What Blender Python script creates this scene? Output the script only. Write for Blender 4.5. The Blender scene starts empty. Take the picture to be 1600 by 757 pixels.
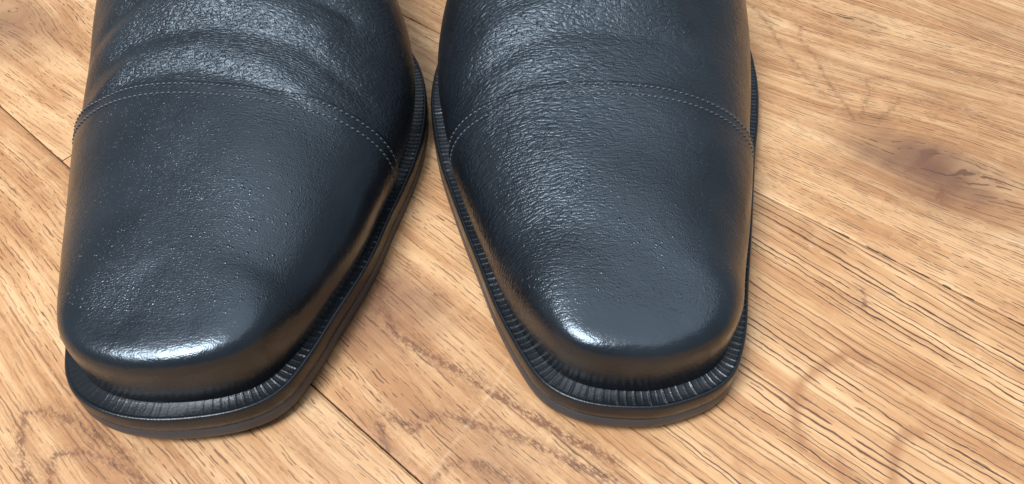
import bpy, bmesh, math
import numpy as np
from mathutils import Vector, Matrix
from mathutils.bvhtree import BVHTree

# ------------------------------------------------------------------ camera, world, lights
SC = bpy.context.scene
COL = SC.collection
F_PX = 1155.0                                   # focal length in photo pixels (1600 wide)
DEP = math.atan(1248 / F_PX)                    # looking down about 47 degrees
SN, CS = math.sin(DEP), math.cos(DEP)
CAM_H = 0.165
cd = bpy.data.cameras.new('camera'); cam = bpy.data.objects.new('camera', cd); COL.objects.link(cam)
cd.sensor_fit = 'HORIZONTAL'; cd.sensor_width = 36; cd.lens = 36 * F_PX / 1600
cd.clip_start = 0.005; cd.clip_end = 50
cam.location = (0, 0, CAM_H); cam.rotation_euler = (math.pi / 2 - DEP, 0, 0)
SC.camera = cam

w = bpy.data.worlds.new('World'); SC.world = w; w.use_nodes = True
bg = w.node_tree.nodes['Background']
bg.inputs[0].default_value = (0.70, 0.85, 1.0, 1); bg.inputs[1].default_value = 0.40

def area(name, loc, target, sx, sy, power, col, spread=180):
    l = bpy.data.lights.new(name, 'AREA'); l.shape = 'RECTANGLE'; l.size = sx; l.size_y = sy
    l.energy = power; l.color = col; l.spread = math.radians(spread)
    o = bpy.data.objects.new(name, l); COL.objects.link(o); o.location = loc
    o.rotation_euler = (Vector(target) - Vector(loc)).to_track_quat('-Z', 'Y').to_euler()
    return o
area('window_light', (-0.70, -0.48, 1.62), (0, 0.12, 0), 0.66, 0.80, 68, (0.86, 0.94, 1.0))
# pale ceiling bounce of the bright room
area('ceiling_bounce', (0.1, 0.5, 2.4), (0, 0.2, 0), 2.6, 2.6, 38, (0.76, 0.89, 1.0))
SC.view_settings.view_transform = 'Standard'
try: SC.view_settings.look = 'None'
except Exception: pass
SC.view_settings.exposure = 0.0
SC.view_settings.gamma = 1.0

# ------------------------------------------------------------------ helpers
def pix(px, py, z=0.0):
    """a point of the place, from where the photograph shows it and its height (metres)"""
    u = (px - 800) / F_PX; v = (py - 378.5) / F_PX
    d = (CAM_H - z) / (SN + v * CS)
    return np.array((u * d, d * (CS - v * SN)))

def smooth(a, b, x):
    t = np.clip((x - a) / (b - a), 0, 1)
    return t * t * (3 - 2 * t)

def node_mat(name):
    m = bpy.data.materials.new(name); m.use_nodes = True
    nt = m.node_tree
    return m, nt, nt.nodes['Principled BSDF']

class NT:
    """small wrapper to write node trees tersely"""
    def __init__(s, nt): s.nt = nt
    def new(s, t, **kw):
        n = s.nt.nodes.new(t)
        for k, v in kw.items(): setattr(n, k, v)
        return n
    def put(s, sock, v):
        if isinstance(v, (int, float)): sock.default_value = v
        elif isinstance(v, tuple): sock.default_value = v
        else: s.nt.links.new(v, sock)
    def math(s, op, a, b=0.0, c=None, clamp=False):
        n = s.new('ShaderNodeMath', operation=op, use_clamp=clamp)
        s.put(n.inputs[0], a); s.put(n.inputs[1], b)
        if c is not None: s.put(n.inputs[2], c)
        return n.outputs[0]
    def vmath(s, op, a, b):
        n = s.new('ShaderNodeVectorMath', operation=op)
        s.put(n.inputs[0], a); s.put(n.inputs[1], b)
        return n.outputs[0]
    def noise(s, vec, scale, detail=2, rough=0.5, dist=0.0, dim='3D'):
        n = s.new('ShaderNodeTexNoise', noise_dimensions=dim)
        s.put(n.inputs['Vector'], vec); n.inputs['Scale'].default_value = scale
        n.inputs['Detail'].default_value = detail; n.inputs['Roughness'].default_value = rough
        n.inputs['Distortion'].default_value = dist
        return n
    def vor(s, vec, scale, feature='F1', rnd=1.0, dim='3D'):
        n = s.new('ShaderNodeTexVoronoi', feature=feature, voronoi_dimensions=dim)
        s.put(n.inputs['Vector'], vec); n.inputs['Scale'].default_value = scale
        n.inputs['Randomness'].default_value = rnd
        return n
    def rng(s, v, a, b, c=0.0, d=1.0, kind='SMOOTHSTEP'):
        n = s.new('ShaderNodeMapRange', interpolation_type=kind, clamp=True) if kind != 'LINEAR' else s.new('ShaderNodeMapRange', clamp=True)
        s.put(n.inputs[0], v); n.inputs[1].default_value = a; n.inputs[2].default_value = b
        n.inputs[3].default_value = c; n.inputs[4].default_value = d
        return n.outputs[0]
    def mix(s, f, a, b, mode='MIX'):
        n = s.new('ShaderNodeMix', data_type='RGBA', blend_type=mode)
        s.put(n.inputs[0], f); s.put(n.inputs[6], a); s.put(n.inputs[7], b)
        return n.outputs[2]
    def attr(s, name, what='Fac'):
        n = s.new('ShaderNodeAttribute', attribute_name=name)
        return n.outputs[what]
    def bump(s, h, strength, dist, prev=None):
        n = s.new('ShaderNodeBump'); s.put(n.inputs['Height'], h)
        s.put(n.inputs['Strength'], strength); n.inputs['Distance'].default_value = dist
        if prev is not None: s.put(n.inputs['Normal'], prev)
        return n.outputs[0]
    def sep(s, v):
        n = s.new('ShaderNodeSeparateXYZ'); s.put(n.inputs[0], v); return n.outputs
    def comb(s, x, y, z=0.0):
        n = s.new('ShaderNodeCombineXYZ'); s.put(n.inputs[0], x); s.put(n.inputs[1], y); s.put(n.inputs[2], z)
        return n.outputs[0]

# ------------------------------------------------------------------ materials
def leather_material(name, seed, ws=1.0):
    m, nt, b = node_mat(name); N = NT(nt)
    tc = N.new('ShaderNodeTexCoord').outputs['Object']
    v0 = N.vmath('ADD', tc, (seed, seed * .7, 0))
    # slow warp, so that wrinkles wander
    wn = N.noise(v0, 60, 2)
    wv = N.vmath('MULTIPLY', N.vmath('SUBTRACT', wn.outputs['Color'], (.5, .5, .5)), (.005, .005, .005))
    v = N.vmath('ADD', v0, wv)
    wr = N.attr('wrinkle'); pr_ = N.attr('pore')                          # how creased this zone is (0..1)
    # pores: small raised specks in loose clusters
    def dots(scale, r0, r1, k0, off):
        pv = N.vor(N.vmath('ADD', N.vmath('MULTIPLY', v, (1.0, .85, 1.0)), (off, off, 0)), scale)
        pc = N.sep(pv.outputs['Color'])
        # each pore has a size of its own
        d = N.math('DIVIDE', pv.outputs['Distance'], N.math('ADD', .6, N.math('MULTIPLY', pc[1], .8)))
        return N.math('MULTIPLY', N.rng(d, r0, r1, 1, 0), N.rng(pc[0], k0, k0 + .12))
    clus = N.rng(N.noise(v0, 110, 3).outputs['Fac'], .33, .52, .12, 1)
    pores = N.math('MULTIPLY', N.math('MAXIMUM', dots(900, .02, .27, .30, 0), N.math('MULTIPLY', dots(1350, .02, .3, .35, .37), .6)), clus)
    cr = N.vor(N.vmath('MULTIPLY', v, (320 * ws, 880 * ws, 320 * ws)), 1.0, 'DISTANCE_TO_EDGE')
    lines = N.rng(cr.outputs['Distance'], .0, .25, 0, 1)
    st = N.noise(N.vmath('MULTIPLY', v, (140 * ws, 960 * ws, 160 * ws)), 1.0, 3, .6)
    wrk = N.math('ADD', N.math('MULTIPLY', lines, .40), st.outputs['Fac'])
    gr = N.vor(v0, 1500, 'DISTANCE_TO_EDGE')
    fine = N.rng(gr.outputs['Distance'], 0, .3)
    g2 = N.noise(v0, 1700, 3, .65)
    soft = N.noise(v0, 160, 3, .6)
    n1 = N.bump(soft.outputs['Fac'], .30, .0006)
    n2 = N.bump(N.math('ADD', fine, g2.outputs['Fac']), N.math('ADD', .14, N.math('MULTIPLY', pr_, .34)), .00007, n1)
    n3 = N.bump(N.math('MULTIPLY', pores, pr_), N.math('ADD', .60, N.math('MULTIPLY', wr, .3)), .00026, n2)
    n4 = N.bump(wrk, N.math('MULTIPLY', wr, .95), .00030, n3)
    nt.links.new(n4, b.inputs['Normal'])
    tone = N.noise(v0, 45, 3)
    col = N.mix(N.rng(tone.outputs['Fac'], .35, .7), (.005, .006, .008, 1), (.009, .011, .014, 1))
    nt.links.new(col, b.inputs['Base Color'])
    rg = N.math('ADD', .20, N.math('MULTIPLY', N.noise(v0, 120, 3).outputs['Fac'], .18))
    nt.links.new(N.math('SUBTRACT', N.math('ADD', rg, N.math('MULTIPLY', wr, .08)), N.math('MULTIPLY', N.math('SUBTRACT', 1.0, pr_), .05)), b.inputs['Roughness'])
    b.inputs['Specular IOR Level'].default_value = .62
    b.inputs['Specular Tint'].default_value = (.80, .90, 1.0, 1)
    return m

def simple(name, col, rough, spec=.5, coat=0, nscale=900, nstr=.2, var=.25):
    m, nt, b = node_mat(name); N = NT(nt)
    tc = N.new('ShaderNodeTexCoord').outputs['Object']
    a = N.noise(tc, nscale, 4, .65)
    nt.links.new(N.bump(a.outputs['Fac'], nstr, .0004), b.inputs['Normal'])
    c2 = tuple(x * (1 + var) for x in col) + (1,); c1 = tuple(x * (1 - var) for x in col) + (1,)
    nt.links.new(N.mix(N.noise(tc, 160, 4).outputs['Fac'], c1, c2), b.inputs['Base Color'])
    nt.links.new(N.math('ADD', rough - .06, N.math('MULTIPLY', N.noise(tc, 260, 3).outputs['Fac'], .14)), b.inputs['Roughness'])
    b.inputs['Specular IOR Level'].default_value = spec
    b.inputs['Coat Weight'].default_value = coat; b.inputs['Coat Roughness'].default_value = .2
    return m

M_WELT = simple('welt_leather', (.008, .009, .011), .26, .38, 0, 1500, .22)
M_SOLE = simple('sole_rubber', (.032, .032, .036), .42, .5, 0, 1200, .12)
M_THREAD = simple('thread', (.040, .046, .056), .36, .6, 0, 3000, .3)
M_LINING = simple('lining_leather', (.10, .085, .07), .7, .3)
M_SUB = simple('subfloor', (.03, .02, .015), .9, .2)

# ------------------------------------------------------------------ floor of oak planks
PD = np.array((-.755, .656)); PD = PD / np.linalg.norm(PD)      # along the planks
PQ = np.array((-PD[1], PD[0])) * -1                              # across, to the upper right

def pq(xy): return np.stack((xy @ PD, xy @ PQ), -1)
VEINS = [  # (pixels, width mm, strength)
 ([(590,440),(600,480),(616,520),(650,545),(688,564),(725,584),(754,608),(807,636),(847,661),(891,686),(960,720)], .75, 1.0),
 ([(603,715),(597,683),(594,658),(603,652),(616,655),(650,670),(660,660),(672,651),(700,651),(741,664),(785,673),(838,695),(900,727),(960,750)], 1.3, .62),
 ([(670,775),(675,755),(694,733),(713,725),(744,728),(791,745),(822,757),(860,775)], 1.3, .5),
 ([(45,760),(39,737),(31,695),(36,660),(39,646),(65,643),(94,650),(125,664),(161,687),(210,722)], 1.0, .6),
 ([(76,770),(78,752),(81,721),(88,711),(114,708),(138,708),(166,716),(203,737),(230,760)], 1.0, .6),
  ([(1160,2),(1176,10),(1203,42),(1224,79),(1256,116),(1293,153)], 1.1, .36),
 ([(1252,40),(1248,58),(1277,95),(1293,127),(1324,169),(1335,190)], 1.0, .38),
 ([(1345,185),(1348,174),(1359,148),(1353,124),(1388,121),(1425,132),(1467,153),(1540,185)], .9, .40),
 ([(1372,190),(1398,169),(1406,153),(1446,158),(1493,174),(1560,200),(1620,222)], .8, .42),
 ([(1414,269),(1435,262),(1454,251)], .55, .7), ([(1454,251),(1480,268),(1514,288)], .55, .8),
 ([(1520,269),(1567,288)], .5, .6), ([(1454,251),(1480,246),(1502,238)], .5, .4),
 ([(1473,293),(1470,302),(1467,310)], .75, 1.5),
 ([(590,425),(604,446),(598,468),(590,490)], .9, .6), ([(570,440),(560,470),(590,500)], 1.2, .4),
 ([(738,722),(757,728)], .45, 1.3), ([(640,415),(644,420)], .7, .7), ([(680,460),(684,462)], .7, .55), ([(470,548),(474,552)], .7, .6),
 ([(1346,455),(1352,478)], .8, .5), ([(1488,512),(1500,520)], .8, .5),
]
SOFT = [  # broad brown rings without stipple
 ([(1252,694),(1240,644),(1250,599),(1289,569),(1324,552),(1349,562)], 1.5, .75),
 ([(1396,765),(1396,709),(1409,681),(1439,674)], 1.5, .75),
 ([(1320,757),(1315,730),(1310,715)], 1.2, .6), ([(1165,757),(1152,725)], 1.2, .5), ([(1380,575),(1440,590),(1500,610)], 2.0, .35),
]
KNOTS = [((1462, 252), 12.0), ((15, 20), 8.0), ((1340, 35), 3.0)]
STAINS_SHADE = [((1454,252),6,1.6),((1452,264),17,1.3),((1490,285),20,.65),((1420,240),14,.4),((1540,275),22,.35),((600,470),13,.95),((575,500),11,.8),((15,40),18,.8),((70,55),14,.35),((1340,40),9,.4),((640,590),22,.2),((775,705),7,.4),((1500,120),25,.2),((300,715),26,.22),((520,690),16,.22),((180,640),14,.2),((1560,60),16,.3),((1330,110),10,.25),((1215,330),12,.18)]  # knot and wood stains, plus brown patches painting the shoes' shade on the floor
SCRATCH = [([(795,560),(770,610),(740,650),(712,690),(676,740)], .12, .14)]

def seg_dist(P, line):
    best = np.full(len(P), 1e9)
    for a, b in zip(line[:-1], line[1:]):
        ab = b - a; t = np.clip(((P - a) @ ab) / (ab @ ab), 0, 1)
        best = np.minimum(best, np.linalg.norm(P - (a + t[:, None] * ab), axis=1))
    return best

def wob(P, k, s):
    x, y = P[:, 0], P[:, 1]
    return (np.sin(x * k + s) * np.cos(y * k * 1.13 + 2 * s) + .6 * np.sin((x + y) * k * 1.9 + 3.1 * s) + .4 * np.cos((x - 1.3 * y) * k * 3.3 + s)) / 2

def floor_material():
    m, nt, b = node_mat('oiled_oak'); N = NT(nt)
    fl = N.attr('flow', 'Vector'); vein = N.attr('vein'); stain_shade = N.attr('stain_shade'); tint = N.attr('tint'); lng = N.attr('longpore'); scr = N.attr('scratch')
    p, q, pid = N.sep(fl)
    seed = N.math('MULTIPLY', pid, 3.7)
    base = N.comb(p, q, seed)
    wn = N.noise(N.vmath('MULTIPLY', base, (45, 130, 1)), 1.0, 2)
    qw = N.math('ADD', q, N.math('MULTIPLY', N.math('SUBTRACT', wn.outputs['Fac'], .5), .0022))
    wn2 = N.noise(N.vmath('MULTIPLY', base, (260, 420, 1)), 1.0, 2)
    qw = N.math('ADD', qw, N.math('MULTIPLY', N.math('SUBTRACT', wn2.outputs['Fac'], .5), .0009))
    def strokes(pitch, half, length, thr, off):
        """pores cut lengthwise: thin dark strokes lying along the grain, each on its own line"""
        x = N.math('ADD', N.math('MULTIPLY', qw, 1 / pitch), N.math('ADD', N.math('MULTIPLY', pid, 13.7), off))
        idn = N.math('FLOOR', x); fr = N.math('SUBTRACT', N.math('SUBTRACT', x, idn), .5)
        wn_ = N.new('ShaderNodeTexWhiteNoise', noise_dimensions='1D'); N.put(wn_.inputs['W'], idn)
        rc = N.sep(wn_.outputs['Color'])
        fr = N.math('ADD', fr, N.math('MULTIPLY', N.math('SUBTRACT', rc[0], .5), .55))
        g = N.noise(N.comb(N.math('ADD', N.math('MULTIPLY', p, 1 / length), N.math('MULTIPLY', rc[1], 37.0)), N.math('MULTIPLY', idn, 7.31), off), 1.0, 2, .7)
        gate = N.rng(g.outputs['Fac'], thr, thr + .13)
        wd_ = N.math('MULTIPLY', gate, N.math('MULTIPLY', half, N.math('ADD', .55, N.math('MULTIPLY', rc[2], .8))))
        dd_ = N.math('SUBTRACT', wd_, N.math('ABSOLUTE', fr))
        return N.math('MULTIPLY', N.rng(dd_, -.035, .05), N.rng(gate, .05, .5, .0, 1))
    # bands where pores are dense / sparse (early and late wood)
    band = N.noise(N.vmath('MULTIPLY', base, (6, 75, 1)), 1.0, 3, .55, .3)
    dens = N.rng(band.outputs['Fac'], .34, .56)
    ring = N.noise(N.vmath('MULTIPLY', base, (4, 300, 1)), 1.0, 2)
    short = N.math('MAXIMUM', strokes(.0013, .115, .0085, .45, 0.0), N.math('MULTIPLY', strokes(.0009, .095, .0045, .52, 5.3), .65))
    longd = N.math('MAXIMUM', strokes(.0022, .105, .024, .36, 2.0), N.math('MULTIPLY', strokes(.0013, .10, .006, .53, 8.1), .75))
    pores = N.math('ADD', N.math('MULTIPLY', short, N.math('SUBTRACT', 1.0, lng)), N.math('MULTIPLY', longd, lng))
    dd = N.math('ADD', .55, N.math('MULTIPLY', dens, .45))
    pores = N.math('MULTIPLY', pores, dd)
    # tone
    t1 = N.noise(N.vmath('MULTIPLY', base, (14, 210, 1)), 1.0, 4, .6)
    t2 = N.noise(N.vmath('MULTIPLY', base, (22, 40, 1)), 1.0, 4, .6)
    t3 = N.noise(N.vmath('MULTIPLY', base, (40, 1300, 1)), 1.0, 3, .6)
    ta = N.math('ADD', N.math('MULTIPLY', t1.outputs['Fac'], .50), N.math('ADD', N.math('MULTIPLY', t2.outputs['Fac'], .40), .075))
    ta = N.math('ADD', ta, N.math('MULTIPLY', N.math('SUBTRACT', t3.outputs['Fac'], .5), .28))
    rp = N.new('ShaderNodeValToRGB'); nt.links.new(ta, rp.inputs[0])
    e = rp.color_ramp.elements
    e[0].position = .26; e[0].color = (.24, .100, .042, 1)
    e[1].position = .74; e[1].color = (.67, .415, .226, 1)
    k = e.new(.46); k.color = (.39, .185, .078, 1)
    k = e.new(.58); k.color = (.52, .288, .137, 1)
    col = rp.outputs[0]
    # rays crossing the grain: pale and dark blotches
    ry = N.noise(N.vmath('MULTIPLY', base, (190, 60, 1)), 1.0, 3, .6)
    col = N.mix(N.rng(ry.outputs['Fac'], .55, .75, 0, .14), col, (.68, .46, .27, 1))
    col = N.mix(N.math('MULTIPLY', stain_shade, N.math('ADD', .45, N.math('MULTIPLY', t2.outputs['Fac'], .75)), None, True), col, (.145, .064, .036, 1))  # wood stains and the painted shoe shade, both mixed in as dark brown
    col = N.mix(tint, col, (.30, .13, .055, 1))
    vn = N.noise(N.comb(N.math('MULTIPLY', p, 700), N.math('MULTIPLY', q, 1600), seed), 1.0, 3, .7)
    vm = N.math('MULTIPLY', vein, N.rng(vn.outputs['Fac'], .36, .60, .22, 1.25))
    col = N.mix(N.math('MINIMUM', N.math('MULTIPLY', vm, 1.5), .95), col, (.17, .072, .034, 1))
    col = N.mix(N.math('MULTIPLY', pores, N.math('ADD', .88, N.math('MULTIPLY', lng, .12))), col, (.085, .036, .018, 1))
    col = N.mix(scr, col, (.8, .66, .46, 1))
    nt.links.new(col, b.inputs['Base Color'])
    h = N.math('SUBTRACT', N.math('MULTIPLY', t3.outputs['Fac'], .12), pores)
    n1 = N.bump(h, .55, .00016)
    n2 = N.bump(t2.outputs['Fac'], .25, .0012, n1)
    nt.links.new(n2, b.inputs['Normal'])
    nt.links.new(N.math('ADD', .36, N.math('MULTIPLY', t1.outputs['Fac'], .22)), b.inputs['Roughness'])
    b.inputs['Specular IOR Level'].default_value = .35
    return m

def build_floor():
    mat = floor_material()
    me = bpy.data.meshes.new('floor'); S = 1.6
    me.from_pydata([(-S, -S, -.016), (S, -S, -.016), (S, S, -.016), (-S, S, -.016)], [], [(0, 1, 2, 3)])
    me.materials.append(M_SUB)
    fl = bpy.data.objects.new('floor', me); COL.objects.link(fl); fl['kind'] = 'structure'
    qa = pq(np.array([pix(100, 250), pix(490, 600), pix(650, 757)]))[:, 1].mean()
    qb = pq(np.array([pix(1185, 300), pix(1250, 335), pix(1390, 400)]))[:, 1].mean()
    pe = pq(pix(99, 249)[None])[0, 0]
    W = qb - qa
    print('plank width', W, 'qa', qa, 'qb', qb, 'pe', pe)
    veins = [(np.array([pix(*t) for t in l]), wd / 1000, a) for l, wd, a in VEINS]
    scr = [(np.array([pix(*t) for t in l]), wd / 1000, a) for l, wd, a in SCRATCH]
    knots = [(pq(pix(*c)[None])[0], r / 1000) for c, r in KNOTS]
    stains_shade = [(pix(*c), r / 1000, a) for c, r, a in STAINS_SHADE]
    vis_p = (-.17, .46)
    rows = []
    rng = np.random.RandomState(5)
    for r in range(-5, 7):
        q0 = qa + (r - 1) * W; q1 = q0 + W            # r=0: below line A; r=1: between A and B; r=2: above B
        ends = [-1.3]
        if r == 1: ends += [pe - .75, pe, pe + .68, 1.3]
        else:
            x = -1.3 + rng.uniform(.2, .7)
            if r == 0: ends += [-.62, .88, 1.3]
            elif r == 2: ends += [-.55, .55, 1.3]
            else:
                while x < 1.2: ends.append(x); x += rng.uniform(.5, .9)
                ends.append(1.3)
        for a, c in zip(ends[:-1], ends[1:]): rows.append((r, a, c, q0, q1))
    G = .00024
    softs = [(np.array([pix(*t) for t in l]), wd / 1000, a) for l, wd, a in SOFT]
    for i, (r, p0, p1, q0, q1) in enumerate(rows):
        near = r in (0, 1, 2, 3, -1)
        def axis(lo, hi, flo, fhi, fine, coarse):
            e = [lo, lo + .0006]
            x = lo + .0006
            while x < hi - .0006 - 1e-9:
                st = fine if (near and flo - fine < x < fhi) else coarse
                if near and x < flo and x + st > flo: st = max(flo - x, fine)
                x = min(x + st, hi - .0006); e.append(x)
            e.append(hi); return np.array(e)
        P = axis(p0 + G, p1 - G, -.20, .36, .0008, .03)
        Q = axis(q0 + G, q1 - G, -9, 9, .0008, .03)
        PP, QQ = np.meshgrid(P, Q, indexing='ij'); n, mq = PP.shape
        xy = PP.ravel()[:, None] * PD + QQ.ravel()[:, None] * PQ
        z = np.zeros(len(xy))
        edge = (PP == P[0]) | (PP == P[-1]) | (QQ == Q[0]) | (QQ == Q[-1])
        z[edge.ravel()] = -.0002
        # worn, slightly uneven edges
        dq = np.minimum(QQ - q0, q1 - QQ).ravel()
        z -= .00025 * np.exp(-(dq / .0012) ** 2)
        if r == 1 : xy = xy
        verts = np.column_stack((xy, z))
        idx = np.arange(n * mq).reshape(n, mq)
        faces = np.stack((idx[:-1, :-1], idx[:-1, 1:], idx[1:, 1:], idx[1:, :-1]), -1).reshape(-1, 4)
        # side walls
        loop = np.concatenate((idx[0, :], idx[1:, -1], idx[-1, -2::-1], idx[-2:0:-1, 0]))
        base = len(verts)
        low = verts[loop].copy(); low[:, 2] = -.015
        verts = np.vstack((verts, low))
        L = len(loop); k = np.arange(L); k2 = (k + 1) % L
        side = np.stack((loop[k], base + k, base + k2, loop[k2]), -1)
        faces = np.vstack((faces, side))
        me = bpy.data.meshes.new('plank')
        me.from_pydata(verts.tolist(), [], faces.tolist())
        # make sure the top looks up
        if me.polygons[0].normal.z < 0: me.flip_normals()
        # attributes
        XY = verts[:, :2]; pqv = pq(XY)
        pid = float((i * 7 + r * 3) % 17)
        pp, qq = pqv[:, 0].copy(), pqv[:, 1].copy()
        flow_q = qq.copy()
        for (kc, kr) in knots:
            if not (q0 - .01 < kc[1] < q1 + .01) or not (p0 < kc[0] < p1): continue
            dp, dq_ = pp - kc[0], qq - kc[1]
            r2 = (dp / 1.9) ** 2 + dq_ ** 2
            flow_q = flow_q - dq_ * (kr ** 2 * 1.5) / (r2 + kr ** 2 * 1.3)
        flow_q = flow_q + .004 * np.sin(pp * 9 + pid) + .0016 * np.sin(pp * 31 + qq * 25 + pid * 2)
        if r == 2: flow_q = flow_q + .014 * np.exp(-((pp - .10) / .09) ** 2) * smooth(0, .08, qq - qb)
        vein = np.zeros(len(XY)); st = np.zeros(len(XY)); sc_ = np.zeros(len(XY)); tn = np.zeros(len(XY))
        if near:
            XW = XY + np.column_stack((wob(XY, 900, 1.0), wob(XY, 850, 4.0))) * .0007
            for l, wd, a in veins:
                c = l.mean(0); cq = pq(c[None])[0]
                if not (q0 < cq[1] < q1 and p0 < cq[0] < p1): continue
                d = seg_dist(XW, l); wd = wd * (1 + .45 * wob(XY, 420, 7.0 + wd * 900)) if wd > .0006 else wd
                vein = np.maximum(vein, a * np.exp(-(d / wd) ** 2)); vein = np.maximum(vein, .34 * a * np.exp(-(d / (wd * 3.6)) ** 2) * (wd > .0006))
            for l, wd, a in scr: sc_ = np.maximum(sc_, a * np.exp(-(seg_dist(XY, l) / (wd * 2.2)) ** 2))
            for l, wd, a in softs: tn = np.maximum(tn, a * np.exp(-(seg_dist(XW, l) / wd) ** 2))
            for c, rr, a in stains_shade:
                cq = pq(c[None])[0]
                if not (q0 < cq[1] < q1): continue
                XS = XY + np.column_stack((wob(XY, 150, 2.0), wob(XY, 130, 5.0))) * .006
                dd = XS - c; dpq = pq(dd)
                st = np.maximum(st, a * np.exp(-((dpq[:, 0] / 1.5) ** 2 + dpq[:, 1] ** 2) / rr ** 2))
        lp = {0: .30, 1: .0, 2: .0}.get(r, float(rng.uniform(0, .6)))
        longp = np.full(len(XY), lp)
        if r == 1:    # the straight-striped part of the plank under the right shoe's outer side
            longp = .05 + .95 * smooth(0.0, .09, XY[:, 0] + .02)
        if r == 1 and p0 > pe - .01: longp[:] = 0.0
        fa = me.attributes.new('flow', 'FLOAT_VECTOR', 'POINT')
        fa.data.foreach_set('vector', np.column_stack((pp, flow_q, np.full(len(pp), pid))).astype(np.float32).ravel())
        for nm, arr in (('vein', vein), ('stain_shade', st), ('longpore', longp), ('scratch', sc_), ('tint', tn)):
            at = me.attributes.new(nm, 'FLOAT', 'POINT'); at.data.foreach_set('value', arr.astype(np.float32))
        me.materials.append(mat)
        ob = bpy.data.objects.new('plank', me); COL.objects.link(ob); ob.parent = fl
    return fl

# ------------------------------------------------------------------ shoes (all lengths in mm here)
def closed_spline(pts, step):
    P = np.array(pts, float); n = len(P); out = []
    for i in range(n):
        p0, p1, p2, p3 = P[i - 1], P[i], P[(i + 1) % n], P[(i + 2) % n]
        t0 = 0; t1 = t0 + np.linalg.norm(p1 - p0) ** .5; t2 = t1 + np.linalg.norm(p2 - p1) ** .5; t3 = t2 + np.linalg.norm(p3 - p2) ** .5
        for t in np.linspace(t1, t2, 24, endpoint=False):
            a1 = (t1 - t) / (t1 - t0) * p0 + (t - t0) / (t1 - t0) * p1
            a2 = (t2 - t) / (t2 - t1) * p1 + (t - t1) / (t2 - t1) * p2
            a3 = (t3 - t) / (t3 - t2) * p2 + (t - t2) / (t3 - t2) * p3
            b1 = (t2 - t) / (t2 - t0) * a1 + (t - t0) / (t2 - t0) * a2
            b2 = (t3 - t) / (t3 - t1) * a2 + (t - t1) / (t3 - t1) * a3
            out.append((t2 - t) / (t2 - t1) * b1 + (t - t1) / (t2 - t1) * b2)
    return resample(np.array(out), step)

def resample(P, step=None, count=None):
    Q = np.vstack((P, P[:1])); d = np.r_[0, np.cumsum(np.linalg.norm(np.diff(Q, axis=0), axis=1))]
    n = count or int(round(d[-1] / step))
    s = np.arange(n) * d[-1] / n
    return np.column_stack((np.interp(s, d, Q[:, 0]), np.interp(s, d, Q[:, 1])))

def loop_smooth(P, sigma, st=None):
    st = st or np.linalg.norm(P[1] - P[0]); s = sigma / st; k = int(4 * s) + 1
    w_ = np.exp(-.5 * (np.arange(-k, k + 1) / s) ** 2); w_ /= w_.sum()
    out = np.zeros_like(P)
    for j, ww in zip(range(-k, k + 1), w_): out += ww * np.roll(P, j, axis=0)
    return out

def normals_in(P):
    T = np.roll(P, -1, axis=0) - np.roll(P, 1, axis=0); T /= np.linalg.norm(T, axis=1)[:, None]
    Nn = np.column_stack((-T[:, 1], T[:, 0]))
    c = P.mean(0)
    if ((c - P) * Nn).sum() < 0: Nn = -Nn
    return Nn

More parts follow.
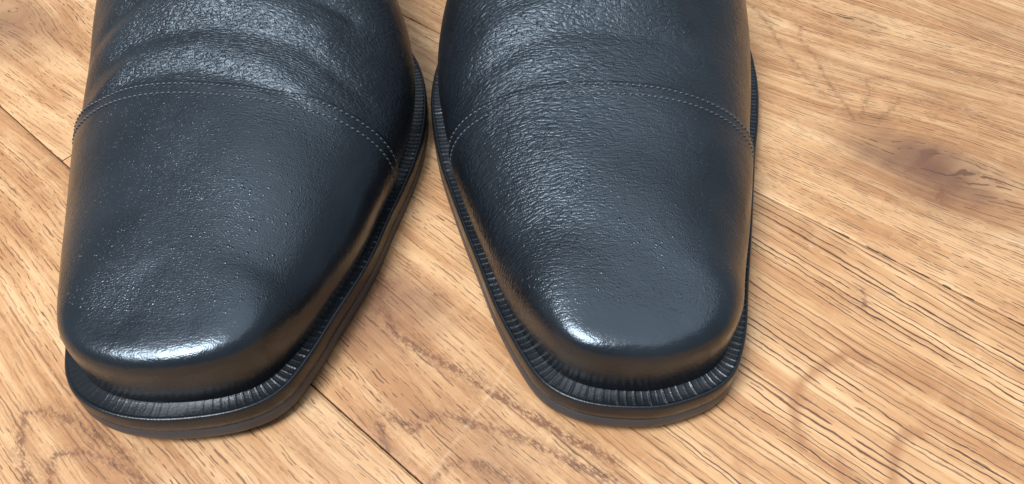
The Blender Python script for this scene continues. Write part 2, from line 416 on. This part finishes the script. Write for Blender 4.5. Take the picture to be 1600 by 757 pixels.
def build_shoe(cfg):
    root = bpy.data.objects.new('dress_shoe', None); COL.objects.link(root)
    ox, oy = cfg['origin']; root.location = (ox / 1000, oy / 1000, 0)
    root.empty_display_size = .05
    root['label'] = cfg['label']; root['category'] = 'shoe'; root['group'] = 'pair of black leather cap-toe dress shoes'
    LEA = leather_material(cfg['mat'], cfg['seed'], cfg['ws'])
    ytoe = cfg['ytoe']
    def spring(Y): return 3.0 * np.clip((ytoe + 82 - Y) / 80, 0, 1) ** 1.6
    def mk(name, V, F, mat, parent=root, smooth_=True, attrs=None):
        me = bpy.data.meshes.new(name)
        V = np.asarray(V, float).copy(); V[:, 0] -= ox; V[:, 1] -= oy; V /= 1000
        me.from_pydata(V.tolist(), [], [tuple(f) for f in F]); me.materials.append(mat)
        if smooth_: me.polygons.foreach_set('use_smooth', [True] * len(me.polygons))
        if attrs:
            for k_, a_ in attrs.items():
                at = me.attributes.new(k_, 'FLOAT', 'POINT'); at.data.foreach_set('value', np.asarray(a_, np.float32))
        o = bpy.data.objects.new(name, me); COL.objects.link(o); o.parent = parent
        return o
    def strip(rings, closed_profile=False):
        """rings: (k, n, 3) stacked loops -> verts and quads"""
        k, n, _ = rings.shape
        idx = np.arange(k * n).reshape(k, n)
        a = idx[:-1]; b = idx[1:]
        F = np.stack((a, np.roll(a, -1, axis=1), np.roll(b, -1, axis=1), b), -1).reshape(-1, 4)
        return rings.reshape(-1, 3), F
    outer = loop_smooth(closed_spline(cfg['outline'], .5), 1.6)
    # ---------------- welt
    PITCH = 2.0
    C = resample(outer, step=.2); 
    C = loop_smooth(C, .8)
    C = resample(C, count=int(round(len(C) * .2 / PITCH)) * 10)
    Nn = normals_in(C); n = len(C)
    ph = (np.arange(n) % 10) / 10.0
    ph = np.mod(ph + .22 * (np.random.RandomState(cfg['seed'] + 1).rand(n // 10 + 1)[np.arange(n) // 10] - .5), 1.0)
    rid = np.exp(-((np.minimum(ph, 1 - ph)) / .095) ** 2)
    rs = np.random.RandomState(cfg['seed'])
    kk = np.arange(n) // 10
    amp = .35 + .85 * rs.rand(kk.max() + 1)[kk]
    lo = cfg['faded'](C) if 'faded' in cfg else 1.0
    top = 9.0 + spring(C[:, 1])
    wid = 4.6 + .5 * smooth(ytoe + 60, ytoe + 120, C[:, 1])
    prof = [(.1, -5.05, 0), (.0, -4.9, 0), (-.05, -3.0, 0), (.0, -.95, 0), (.10, -.5, 0), (.30, -.16, 0), (.55, .0, 0), (.8, -.02, 0.05), (1.05, -.16, .5), (1.3, -.20, 1), (2.2, -.22, 1), (3.2, -.14, 1), (4.1, .06, 1), (4.9, .3, .6), (7.0, .5, 0)]
    rings = []
    low = .0
    for o_, dz, rr in prof:
        oo = o_ * wid / 4.6
        wz = .05 * np.sin(np.arange(n) * .031 + o_) 
        R = C + Nn * oo[:, None] if isinstance(oo, np.ndarray) else C + Nn * oo
        rings.append(np.column_stack((R, top + dz + wz * (o_ > 0) + .36 * rr * rid * amp * lo)))
    V, Fc = strip(np.array(rings)); mk('welt', V, Fc, M_WELT)
    # ---------------- sole
    D = resample(outer, step=1.0); Dn = normals_in(D); bt = spring(D[:, 1]); 
    pr = [(6, 3.9), (.3, 4.1), (.05, 4.06), (-.03, 3.98), (-.06, 1.0), (.05, .3), (.6, .0), (8, .02)]
    rings = [np.column_stack((D + Dn * a_, bt + z_)) for a_, z_ in pr]
    V, Fc = strip(np.array(rings)); Fc = [tuple(f) for f in Fc]
    nn = len(D); Fc.append(tuple(range((len(pr) - 1) * nn, len(pr) * nn)))
    mk('sole', V, Fc, M_SOLE)
    # ---------------- upper surface
    fin = 4.3 + 1.5 * (1 - smooth(ytoe + 4, ytoe + 26, outer[:, 1]))
    feather = resample(outer + normals_in(outer) * fin[:, None], step=.8)
    feather = loop_smooth(feather, 1.5)
    # begin at the heel so that the loop's seam is out of sight
    feather = np.roll(feather, -int(np.argmax(feather[:, 1])), axis=0)
    Fn = normals_in(feather); nt_ = len(feather)
    fz = 9.2 + spring(feather[:, 1])
    sp = np.array(cfg['spine'], float)          # (Y, X of ridge)
    y0 = sp[0, 0]
    fy = feather[:, 1]
    k = 7.0
    sy = y0 + k * np.log1p(np.exp(np.clip((fy - 4 - y0) / k, -30, 30)))
    ymax = sp[-1, 0]; sy = ymax - 10 * np.log1p(np.exp(np.clip((ymax - sy) / 10, -30, 30))) if False else np.minimum(sy, ymax)
    sx = np.interp(sy, sp[:, 0], sp[:, 1])
    # smooth the ridge line
    Sp = loop_smooth(np.column_stack((sx, sy)), 4.0, .8)
    # collar opening towards the heel
    pm = 1 - .62 * smooth(ytoe + 150, ytoe + 215, Sp[:, 1])
    NP = 110
    hy = np.array(cfg['height'], float)
    from_y = np.arange(0, 600.0, 1.0); hz = np.interp(from_y, hy[:, 0], hy[:, 1])
    ker = np.exp(-.5 * (np.arange(-24, 25) / 7.0) ** 2); ker /= ker.sum()
    hz = np.convolve(np.pad(hz, 24, mode='edge'), ker, mode='valid')
    side = np.sign((feather[:, 0] - Sp[:, 0]))   # which side of the ridge
    front = 1 - smooth(ytoe + 8, ytoe + 60, fy)
    nexp = cfg['n_side'] + (cfg['n_front'] - cfg['n_side']) * front
    outs = cfg['outer_sign'] * (feather[:, 0] - Sp[:, 0]) > 0
    ob = np.where(outs, smooth(ytoe + 75, ytoe + 130, fy), 0.0)
    wk = np.exp(-.5 * (np.arange(-20, 21) / 7.0) ** 2); wk /= wk.sum()
    ob = sum(wk[i_ + 20] * np.roll(ob, i_) for i_ in range(-20, 21))
    inn = np.where(outs, 0.0, 1.0) * front * (1 - smooth(.15, .8, np.abs(Fn[:, 1])))
    nexp = nexp - .45 * ob - 1.0 * inn + 8.5 * front * smooth(.2, .8, np.abs(Fn[:, 1]))
    nexp = sum(wk[i_ + 20] * np.roll(nexp, i_) for i_ in range(-20, 21))
    bulge = 2.0 - 2.0 * front - 1.3 * ob - .4 * outs * (1 - front)
    rings = []; wr = []; pra = []
    for j in range(NP + 1):
        th = (j / NP) * pm * (math.pi / 2)
        th = np.minimum(th, math.pi / 2)
        om = np.cos(th) ** (2 / nexp); rho = 1 - np.where(th > math.pi / 2 - 1e-6, 0, om)
        Ed = np.sin(th) ** (2 / nexp)
        P = feather + (Sp - feather) * rho[:, None]
        P = P - Fn * (bulge * np.sin(math.pi * np.clip(Ed, 0, 1) ** .75) ** 1.2)[:, None] * 1.0
        H = np.interp(P[:, 1], from_y, hz)
        ex, ey = cfg['axis'](P)
        Z = fz + (H - fz) * Ed
        Z = Z + cfg['disp'](P[:, 0], P[:, 1], Ed)
        rings.append(np.column_stack((P, Z)))
        pra.append(smooth(ytoe + 10, ytoe + 26, P[:, 1]) * smooth(.5, .85, Ed))
        wr.append(np.clip(cfg['wrinkle'](P[:, 0], P[:, 1], Ed), 0, 1))
    V, Fc = strip(np.array(rings)); wr = np.concatenate(wr); pra = np.concatenate(pra)
    me = bpy.data.meshes.new('tmp'); me.from_pydata(V.tolist(), [], [tuple(f) for f in Fc])
    at = me.attributes.new('wrinkle', 'FLOAT', 'POINT'); at.data.foreach_set('value', wr.astype(np.float32))
    at = me.attributes.new('pore', 'FLOAT', 'POINT'); at.data.foreach_set('value', pra.astype(np.float32))
    bm = bmesh.new(); bm.from_mesh(me)
    bmesh.ops.remove_doubles(bm, verts=bm.verts, dist=.02)
    bmesh.ops.recalc_face_normals(bm, faces=bm.faces)
    bm.normal_update()
    up = sum(f.normal.z * f.calc_area() for f in bm.faces)
    if up < 0: bmesh.ops.reverse_faces(bm, faces=bm.faces); bm.normal_update()
    cp = Vector((*cfg['cap_point'], 0)); cn = Vector((*cfg['cap_dir'], 0)).normalized()
    def half(keep_front, off):
        b2 = bm.copy()
        bmesh.ops.bisect_plane(b2, geom=b2.verts[:] + b2.edges[:] + b2.faces[:], plane_co=cp + cn * off, plane_no=cn,
                               clear_outer=keep_front, clear_inner=not keep_front)
        return b2
    # vamp: runs 6 mm under the cap
    bv = half(False, -6)
    # toe cap: sits proud of the vamp, its edge turned down
    bc = half(True, 0)
    # refine near its edge
    bc.normal_update()
    lay = bc.verts.layers.float.get('wrinkle')
    src = [(v_, v_.co.copy(), v_.normal.copy()) for v_ in bc.verts]
    for v_, co, no in src:
        d = -(co - cp).dot(cn)
        v_.co = co + no * (1.2 - .25 * math.exp(-(d / .8) ** 2))
    edges = [e_ for e_ in bc.edges if e_.is_boundary and all(abs((q_.co - cp).dot(cn)) < 1.0 for q_ in e_.verts)]
    r = bmesh.ops.extrude_edge_only(bc, edges=edges)
    nv = [g for g in r['geom'] if isinstance(g, bmesh.types.BMVert)]
    bc.normal_update()
    nrm = {}
    bvh = BVHTree.FromBMesh(bm)
    for v_ in nv:
        loc, no, _, _ = bvh.find_nearest(v_.co)
        v_.co = loc - no * .4 + cn * .25
    bc.normal_update()
    def finish(b_, name):
        m_ = bpy.data.meshes.new(name)
        for v_ in b_.verts: v_.co = Vector(((v_.co.x - ox) / 1000, (v_.co.y - oy) / 1000, v_.co.z / 1000))
        b_.to_mesh(m_); m_.materials.append(LEA)
        m_.polygons.foreach_set('use_smooth', [True] * len(m_.polygons))
        o = bpy.data.objects.new(name, m_); COL.objects.link(o); o.parent = root
        return o
    # stitch rows, found on the cap itself
    cap_tree = BVHTree.FromBMesh(bc)
    rows = []
    for off in (-1.5, -4.9):
        b3 = bc.copy()
        r = bmesh.ops.bisect_plane(b3, geom=b3.verts[:] + b3.edges[:] + b3.faces[:], plane_co=cp + cn * off, plane_no=cn)
        pts = [g.co.copy() for g in r['geom_cut'] if isinstance(g, bmesh.types.BMVert)]
        cx = sum((p_ for p_ in pts), Vector()) / len(pts); tx = Vector((cn.y, -cn.x, 0))
        pts.sort(key=lambda p_: math.atan2(p_.z - 8, (p_ - cx).dot(tx)))
        row = [pts[0]]
        for p_ in pts[1:]:
            if (p_ - row[-1]).length > .3: row.append(p_)
        acc = [0]
        for a, c in zip(row[:-1], row[1:]): acc.append(acc[-1] + (c - a).length)
        R = np.array([tuple(p_) for p_ in row]); s = np.arange(1.0, acc[-1] - 1.0, 1.75)
        rows.append(np.column_stack([np.interp(s, acc, R[:, i]) for i in range(3)]))
        b3.free()
    cap = finish(bc, 'toe_cap'); finish(bv, 'vamp')
    # the stitch: a short plump thread, its ends dipping into the leather
    sv, sf = [], []
    for a in range(7):
        x = (a / 6 - .5) * 1.45; rr = .27 * math.sqrt(max(.06, 1 - (abs(x) / .78) ** 3)); zz = .10 - .30 * (abs(x) / .72) ** 2.4
        for q_ in range(6):
            an = q_ * math.pi / 3; sv.append((x / 1000, rr * math.cos(an) / 1000, (zz + rr * math.sin(an) * .9) / 1000))
    for a in range(6):
        for q_ in range(6): sf.append((a * 6 + q_, a * 6 + (q_ + 1) % 6, (a + 1) * 6 + (q_ + 1) % 6, (a + 1) * 6 + q_))
    sf.append(tuple(range(6))[::-1]); sf.append(tuple(range(36, 42)))
    sm = bpy.data.meshes.new('stitch'); sm.from_pydata(sv, [], sf); sm.materials.append(M_THREAD)
    sm.polygons.foreach_set('use_smooth', [True] * len(sm.polygons))
    for R in rows:
        for i in range(len(R) - 1):
            p_ = Vector(R[i]); t_ = (Vector(R[i + 1]) - p_).normalized()
            loc, no, _, _ = cap_tree.find_nearest(p_)
            if no.z < -.2: continue
            t_ = (t_ + no.cross(t_) * .20 + Vector((0, 0, 0))).normalized()
            b_ = no.cross(t_).normalized(); t_ = b_.cross(no)
            M = Matrix((t_, b_, no)).transposed().to_4x4()
            M.translation = Vector(((p_.x - ox) / 1000, (p_.y - oy) / 1000, p_.z / 1000))
            o = bpy.data.objects.new('stitch', sm); COL.objects.link(o); o.parent = cap; o.matrix_local = M
    # lining, insole and heel, beyond the frame but there when one steps aside
    sel = [i for i in range(nt_) if pm[i] < .999]
    R2 = []
    for j in range(12):
        th = (j / 11) * pm * (math.pi / 2); om = np.cos(th) ** (2 / nexp); rho = 1 - om; Ed = np.sin(th) ** (2 / nexp)
        P = feather + Fn * 2.6 + (Sp - feather) * rho[:, None] * .96
        H = np.interp(P[:, 1], from_y, hz); R2.append(np.column_stack((P, fz + (H - fz) * Ed - .5)))
    V, Fc = strip(np.array(R2)); nloop = nt_
    ok = [f for f in Fc if all(V[i][1] > ytoe + 130 for i in f)]
    mk('lining', V, ok, M_LINING)
    ins = resample(feather + Fn * 1.5, step=4)
    mk('insole', np.column_stack((ins, 10.5 + spring(ins[:, 1]))), [tuple(range(len(ins)))], M_LINING, smooth_=False)
    return root

def fold(x, y, pts, width, amp):
    """a soft ridge (amp > 0) or valley along a polyline in plan, fading at its ends"""
    P = np.column_stack((x, y)); L = np.array(pts, float)
    d = seg_dist(P, L)
    return amp * np.exp(-(d / width) ** 2)

# right shoe in the picture
def dispB(x, y, E):
    g = smooth(.35, .9, E)
    z = fold(x, y, [(-22, 188), (-5, 199), (20, 203), (50, 203)], 5.0, 1.3) * g
    z += fold(x, y, [(-26, 172), (-10, 186), (15, 193), (50, 192)], 3.0, -.45) * g
    z += fold(x, y, [(-18, 166), (0, 178), (20, 182)], 2.5, -.25) * g
    z += .25 * np.sin(x * .11 + y * .17) * g
    return z
def wrB(x, y, E):
    a = smooth(140, 170, y)
    inner = 1 - smooth(5, 40, x - (y - 150) * .15)
    return .10 + .9 * a * (.45 + .55 * inner) + (1 - a) * (.10 + .55 * inner) * smooth(98, 125, y)
shoeB = dict(label='black leather cap-toe dress shoe on the right, its vamp smooth with only fine wrinkles', mat='grained_leather_smooth', seed=3, ws=1.0,
    origin=(31, 235), ytoe=89,
    outline=[(34.7,88.7),(26.5,88.6),(21,89.1),(15.5,90.5),(10,93.4),(6.3,97),(1.1,106.5),(-4.4,119.5),(-9.8,136.2),(-14.6,150.8),(-19,165.3),(-23.2,180.3),(-26.4,196.6),(-28.2,209),(-28.7,221.4),(-27.6,236),(-24.2,251.6),
             (-15,285),(-8,320),(-7,350),(3,372),(28,382),(53,374),(66,352),(72,320),(83,285),(90.6,252),(89.8,232),(87.6,217.2),(83.7,200.1),(79.0,183.4),(70.5,150),(64.5,128),(60.9,113.9),(58.5,106.9),(54.7,99.1),(49.7,94.2),(43.5,91.2)],
    spine=[(122, 30), (150, 27.5), (180, 25), (217, 26), (250, 31), (300, 33), (345, 30)],
    height=[(85, 25.6), (97, 26.6), (110, 28.8), (130, 32.5), (150, 36.5), (176, 42), (195, 48.5), (215, 58), (235, 69), (255, 80), (290, 86), (330, 78), (390, 80)],
    n_front=3.1, n_side=2.4, outer_sign=1, axis=lambda P: (0, 1), disp=dispB, wrinkle=wrB,
    cap_point=(28, 174.8), cap_dir=(.02, 1))

# left shoe in the picture
def dispA(x, y, E):
    g = smooth(.35, .9, E); s = -.07
    z = fold(x, y, [(-128, 176), (-112, 185), (-92, 187), (-68, 180), (-50, 168)], 4.2, 1.35) * g * (1 - .6 * smooth(-72, -52, x))
    z += fold(x, y, [(-136, 184), (-112, 194), (-88, 195), (-62, 189), (-42, 178)], 3.0, -.9) * g
    z += fold(x, y, [(-140, 194), (-112, 203), (-84, 203), (-55, 196)], 4.5, 1.2) * g
    z += fold(x, y, [(-140, 203), (-112, 212), (-80, 212), (-50, 206)], 3.0, -1.6) * g
    z += fold(x, y, [(-135, 170), (-112, 179), (-92, 180.5), (-70, 175), (-45, 163)], 2.6, -.7) * g * (1 - .7 * smooth(-72, -52, x))
    z += .35 * np.sin(x * .09 + y * .13 + 1) * g
    return z
def wrA(x, y, E):
    a = smooth(168, 182, y - (x + 90) * -.08)
    return .10 + .85 * a + .35 * (1 - a) * smooth(150, 168, y) * smooth(-85, -60, x)
shoeA = dict(label='black leather cap-toe dress shoe on the left, with deep creases across its vamp', mat='grained_leather_creased', seed=8, ws=1.35,
    faded=lambda C: 1 - .85 * (1 - smooth(-74, -62, C[:, 0])) * (1 - smooth(100, 118, C[:, 1])),
    origin=(-92, 230), ytoe=86,
    outline=[(-75.9,85.6),(-68.6,86.6),(-63.7,87.9),(-58.2,90.6),(-54,94.9),(-51.1,101.2),(-48.6,108.1),(-46.1,116.4),(-43.4,124.4),(-40.5,133.6),(-38.4,142),(-36,154.6),(-33.3,166.8),(-30.9,179.7),(-29.5,193),(-29.5,207),(-31,221),(-34.1,233.9),(-38.9,246),
             (-51,280),(-61,315),(-64,345),(-76,368),(-100,378),(-124,370),(-136,348),(-141,315),(-149,280),(-153.5,248),(-151.5,225),(-147.5,209),(-142.5,192),(-136.5,174),(-126.5,144),(-118.5,122),(-112.4,106.5),(-109.2,99),(-104.8,93.2),(-99.8,89.6),(-95.4,87.6),(-89.9,86.1),(-83.6,85.4)],
    spine=[(119, -81), (150, -80), (180, -82), (215, -87), (250, -95), (300, -98), (343, -99)],
    height=[(82, 26.3), (94, 27.3), (107, 29.3), (127, 33), (147, 37), (174, 42), (193, 48), (213, 57), (233, 69), (253, 79), (290, 86), (330, 78), (390, 80)],
    n_front=3.1, n_side=2.4, outer_sign=-1, axis=lambda P: (0, 1), disp=dispA, wrinkle=wrA,
    cap_point=(-94, 175), cap_dir=(.075, 1))

build_floor()
build_shoe(shoeA)
build_shoe(shoeB)
